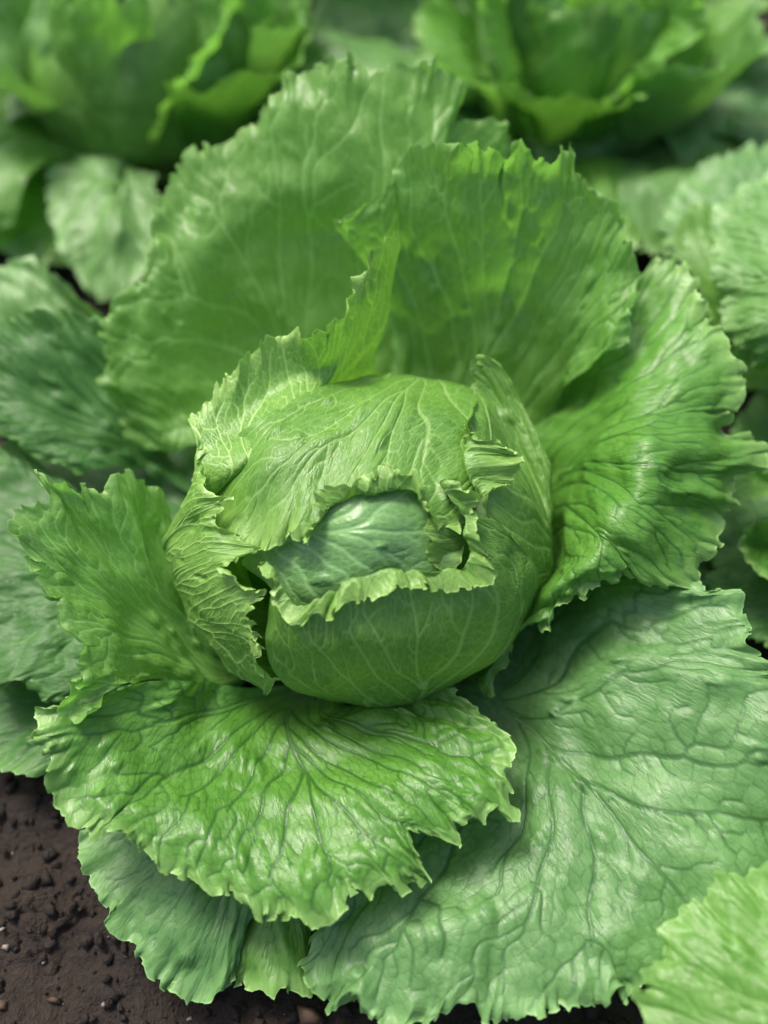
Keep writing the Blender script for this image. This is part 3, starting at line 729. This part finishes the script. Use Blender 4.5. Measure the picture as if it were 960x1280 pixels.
NL = plant('lettuce at the left edge, mostly out of the picture beside the middle one', (-34, 4, 0))
generic(NL, (-34, 4, 0), 12, R_=14)
BL = plant('blurred pale green lettuce behind on the left with a long drooping front leaf', (-15, 38.5, 0))
generic(BL, (-15, 38.5, 0), 3, res=.3, skip=(math.pi,), curl=True)
traced('outer_leaf', BL, 'far', W(-15, 34, 2),
    [(70,190),(58,240),(70,300),(95,345),(120,375),(150,380),(185,340),(200,280),(195,220)],
    [(0,5,[(130,190,5)]), (2,4.5,[(120,250,5.5)]), (4,3,[(130,290,5.5)]), (6,4,[(150,270,5.5)]), (8,5,[(165,210,5)])], res=0.2, theta=1.6)
traced('outer_leaf', BL, 'bright', (212,182,4),
    [(184,176),(196,140),(222,100),(250,62),(284,22),(290,-20),(320,-60),(350,-50),(350,0),(325,60),(290,120),(250,165)],
    [(0,7,[(205,178,5),(196,177,6)]), (2,11,[(216,165,5),(220,130,8)]), (4,13,[(222,160,5),(255,80,9)]), (6,13,[(228,160,5),(275,60,9)]), (8,11,[(232,162,5),(290,70,8)]), (11,7,[(236,172,5),(244,170,6)])], res=.2, theta=1.5, frill=.3)
BR = plant('blurred bright green lettuce behind on the right with upright cupped leaves', (13.5, 40, 0))
generic(BR, (13.5, 40, 0), 4, res=.3, head=False, curl=True)
traced('outer_leaf', BR, 'bright', (690,178,3),
    [(657,168),(640,110),(615,60),(598,20),(590,-40),(650,-90),(740,-100),(830,-70),(885,0),(880,40),(830,80),(760,130),(722,165)],
    [(0,7,[(680,174,4),(668,171,5.5)]), (2,12,[(676,150,5),(650,100,8.5)]), (4,15,[(680,135,5),(655,50,9)]), (6,16,[(705,130,5),(725,40,9)]), (8,15,[(725,135,5),(790,60,9)]), (10,12,[(725,150,5),(770,110,8.5)]), (12,7,[(704,173,4),(713,169,5.5)])],
    res=.18, theta=2.0, frill=.35)
traced('outer_leaf', BR, 'far', (700,125,4),
    [(640,190),(648,215),(680,232),(720,232),(748,215),(772,190),(800,185),(812,150),(838,105),(862,72),(895,60)],
    [(0,4,[(665,160,5)]), (2,3.5,[(690,190,5)]), (4,3.5,[(730,180,5)]), (7,5,[(765,140,6.5)]), (10,7,[(800,80,7)])], res=.2, theta=2.2, frill=.35)
for i_, (a_, r_) in enumerate([(2.6, 19), (3.5, 19), (1.9, 20)]):
    gen_leaf(BR, np.array([13.5, 40, 0]), 'outer_leaf', ['far', 'bright', 'dark'][i_], a_, .55, [(2, 1.5), (r_ * .4, 4), (r_ * .75, 6), (r_, 4.5)], 900 + i_, res=.3, frill=.4, theta=2.0)
for i_, (a_, r_) in enumerate([(1.7, 18), (2.3, 17), (4.2, 18)]):
    gen_leaf(BL, np.array([-15, 38.5, 0]), 'outer_leaf', ['far', 'dark', 'bright'][i_], a_, .55, [(2, 1.5), (r_ * .4, 4), (r_ * .75, 6), (r_, 4.5)], 920 + i_, res=.3, frill=.4, theta=2.0)
for k_, (x_, y_, t_) in enumerate([(43, 42, 'blurred lettuce behind at the far right edge'), (-44, 40, 'blurred lettuce behind at the far left edge'), (-1, 62, 'farthest blurred lettuce at the top between the two behind'), (28, 74, 'farthest blurred lettuce at the top on the right'), (-31, 73, 'farthest blurred lettuce at the top on the left')]):
    q_ = plant(t_, (x_, y_, 0))
    generic(q_, (x_, y_, 0), 20 + k_, res=.4, head=True)

# ------------------------------------------------------------------ soil
def soil_material():
    m = bpy.data.materials.new('moist_soil')
    nt, N, L = nodes_of(m)
    out, p = N('ShaderNodeOutputMaterial'), N('ShaderNodeBsdfPrincipled')
    tc = N('ShaderNodeTexCoord')
    n1, n2 = N('ShaderNodeTexNoise'), N('ShaderNodeTexNoise')
    for n, s, dt in ((n1, 18, 6), (n2, 240, 5)):
        L(tc.outputs['Object'], n.inputs['Vector']); n.inputs['Scale'].default_value = s; n.inputs['Detail'].default_value = dt; n.inputs['Roughness'].default_value = .65
    cr = N('ShaderNodeValToRGB')
    cr.color_ramp.elements[0].position = .3; cr.color_ramp.elements[0].color = (.008, .0048, .003, 1)
    cr.color_ramp.elements[1].position = .75; cr.color_ramp.elements[1].color = (.034, .0205, .013, 1)
    mx = N('ShaderNodeMath', operation='ADD'); ml = N('ShaderNodeMath', operation='MULTIPLY'); ml.inputs[1].default_value = .5
    L(n1.outputs['Fac'], mx.inputs[0]); L(n2.outputs['Fac'], mx.inputs[1]); L(mx.outputs[0], ml.inputs[0]); L(ml.outputs[0], cr.inputs[0])
    L(cr.outputs[0], p.inputs['Base Color']); p.inputs['Roughness'].default_value = .8
    b = N('ShaderNodeBump'); b.inputs['Strength'].default_value = 1; b.inputs['Distance'].default_value = .005
    L(n2.outputs['Fac'], b.inputs['Height']); L(b.outputs[0], p.inputs['Normal']); L(p.outputs[0], out.inputs['Surface'])
    return m
SOIL = soil_material()
def axis(lo, hi, st, far):
    a = np.arange(lo, hi + .01, st)
    o = []
    x, s = hi, st
    while x < far:
        s *= 1.25; x += s; o.append(x)
    q, s2, l = lo, st, []
    while q > -far:
        s2 *= 1.25; q -= s2; l.append(q)
    return np.r_[l[::-1], a, o]
gx, gy = axis(-40, 36, .3, 30000), axis(-30, 62, .3, 30000)
GX, GY = np.meshgrid(gx, gy, indexing='ij')
GZ = 0.5 * perlin(GX / 7, GY / 7, 1) + .55 * perlin(GX / 2.4, GY / 2.4, 2) + .45 * np.abs(perlin(GX / 1.1, GY / 1.1, 3)) + .3 * np.abs(perlin(GX / .7, GY / .7, 4)) - 1.0
GZ *= np.exp(-np.maximum(np.abs(GX) - 200, 0) / 400) * np.exp(-np.maximum(np.abs(GY) - 200, 0) / 400)
me = bpy.data.meshes.new('soil')
vv = (np.stack([GX, GY, GZ], -1) * .01).reshape(-1, 3).astype(np.float32)
nx_, ny_ = len(gx), len(gy)
ii = np.arange(nx_ - 1)[:, None] * ny_ + np.arange(ny_ - 1)[None]
qq = np.stack([ii, ii + ny_, ii + ny_ + 1, ii + 1], -1).reshape(-1, 4)
me.vertices.add(len(vv)); me.vertices.foreach_set('co', vv.ravel())
me.loops.add(qq.size); me.loops.foreach_set('vertex_index', qq.ravel().astype(np.int32))
me.polygons.add(len(qq)); me.polygons.foreach_set('loop_start', np.arange(0, qq.size, 4, dtype=np.int32)); me.polygons.foreach_set('use_smooth', np.ones(len(qq), bool))
me.update(calc_edges=True); me.materials.append(SOIL)
so = bpy.data.objects.new('soil', me); COL.objects.link(so); so['kind'] = 'structure'; so['label'] = 'dark moist garden soil'
# crumbs of soil and small stones: nobody could count them
def crumbs(name, n, rmin, rmax, mat, seed, label, area):
    rs = np.random.RandomState(seed)
    base = np.array([(0, 0, 1), (.9, 0, .1), (.3, .85, 0), (-.7, .5, .1), (-.75, -.5, 0), (.25, -.9, .1), (0, 0, -.8)], float)
    tri = np.array([(0, 1, 2), (0, 2, 3), (0, 3, 4), (0, 4, 5), (0, 5, 1), (6, 2, 1), (6, 3, 2), (6, 4, 3), (6, 5, 4), (6, 1, 5)])
    V_, F_ = [], []
    xs = rs.uniform(area[0], area[1], n); ys = rs.uniform(area[2], area[3], n)
    ix = np.clip(np.searchsorted(gx, xs), 0, nx_ - 1); iy = np.clip(np.searchsorted(gy, ys), 0, ny_ - 1)
    for k in range(n):
        r = rmin + (rmax - rmin) * rs.rand() ** 4
        p = base * rs.uniform(.45, 1.5, base.shape) * np.array([1, rs.uniform(.6, 1), rs.uniform(.5, .9)]) * r
        a = rs.uniform(0, 6.28); c_, s_ = math.cos(a), math.sin(a)
        p = p @ np.array([[c_, s_, 0], [-s_, c_, 0], [0, 0, 1]])
        V_.append(p + [xs[k], ys[k], GZ[ix[k], iy[k]] + r * .3]); F_.append(tri + 7 * k)
    V_ = (np.vstack(V_) * .01).astype(np.float32); F_ = np.vstack(F_)
    me = bpy.data.meshes.new(name)
    me.vertices.add(len(V_)); me.vertices.foreach_set('co', V_.ravel())
    me.loops.add(F_.size); me.loops.foreach_set('vertex_index', F_.ravel().astype(np.int32))
    me.polygons.add(len(F_)); me.polygons.foreach_set('loop_start', np.arange(0, F_.size, 3, dtype=np.int32))
    me.update(calc_edges=True); me.materials.append(mat)
    o = bpy.data.objects.new(name, me); COL.objects.link(o); o['kind'] = 'stuff'; o['label'] = label
def plain(name, c, r):
    m = bpy.data.materials.new(name)
    nt, N, L = nodes_of(m)
    out, p, n = N('ShaderNodeOutputMaterial'), N('ShaderNodeBsdfPrincipled'), N('ShaderNodeTexNoise')
    cr = N('ShaderNodeValToRGB')
    g = N('ShaderNodeNewGeometry')
    L(g.outputs['Random Per Island'], cr.inputs[0])
    cr.color_ramp.elements[0].color = (*[x * .5 for x in c], 1); cr.color_ramp.elements[1].color = (*c, 1)
    L(cr.outputs[0], p.inputs['Base Color']); p.inputs['Roughness'].default_value = r
    L(p.outputs[0], out.inputs['Surface'])
    return m
crumbs('soil_crumbs', 19000, .04, .5, SOIL, 5, 'loose crumbs of dark soil', (-26, 18, -20, 62))
crumbs('gravel', 900, .06, .25, plain('small_stone', (.30, .25, .22), .6), 6, 'small pale stones scattered on the soil', (-26, 18, -20, 62))
crumbs('litter', 120, .3, .8, plain('dead_leaf_brown', (.09, .05, .03), .8), 7, 'brown bits of dead leaf on the soil', (-26, 18, -20, 62))
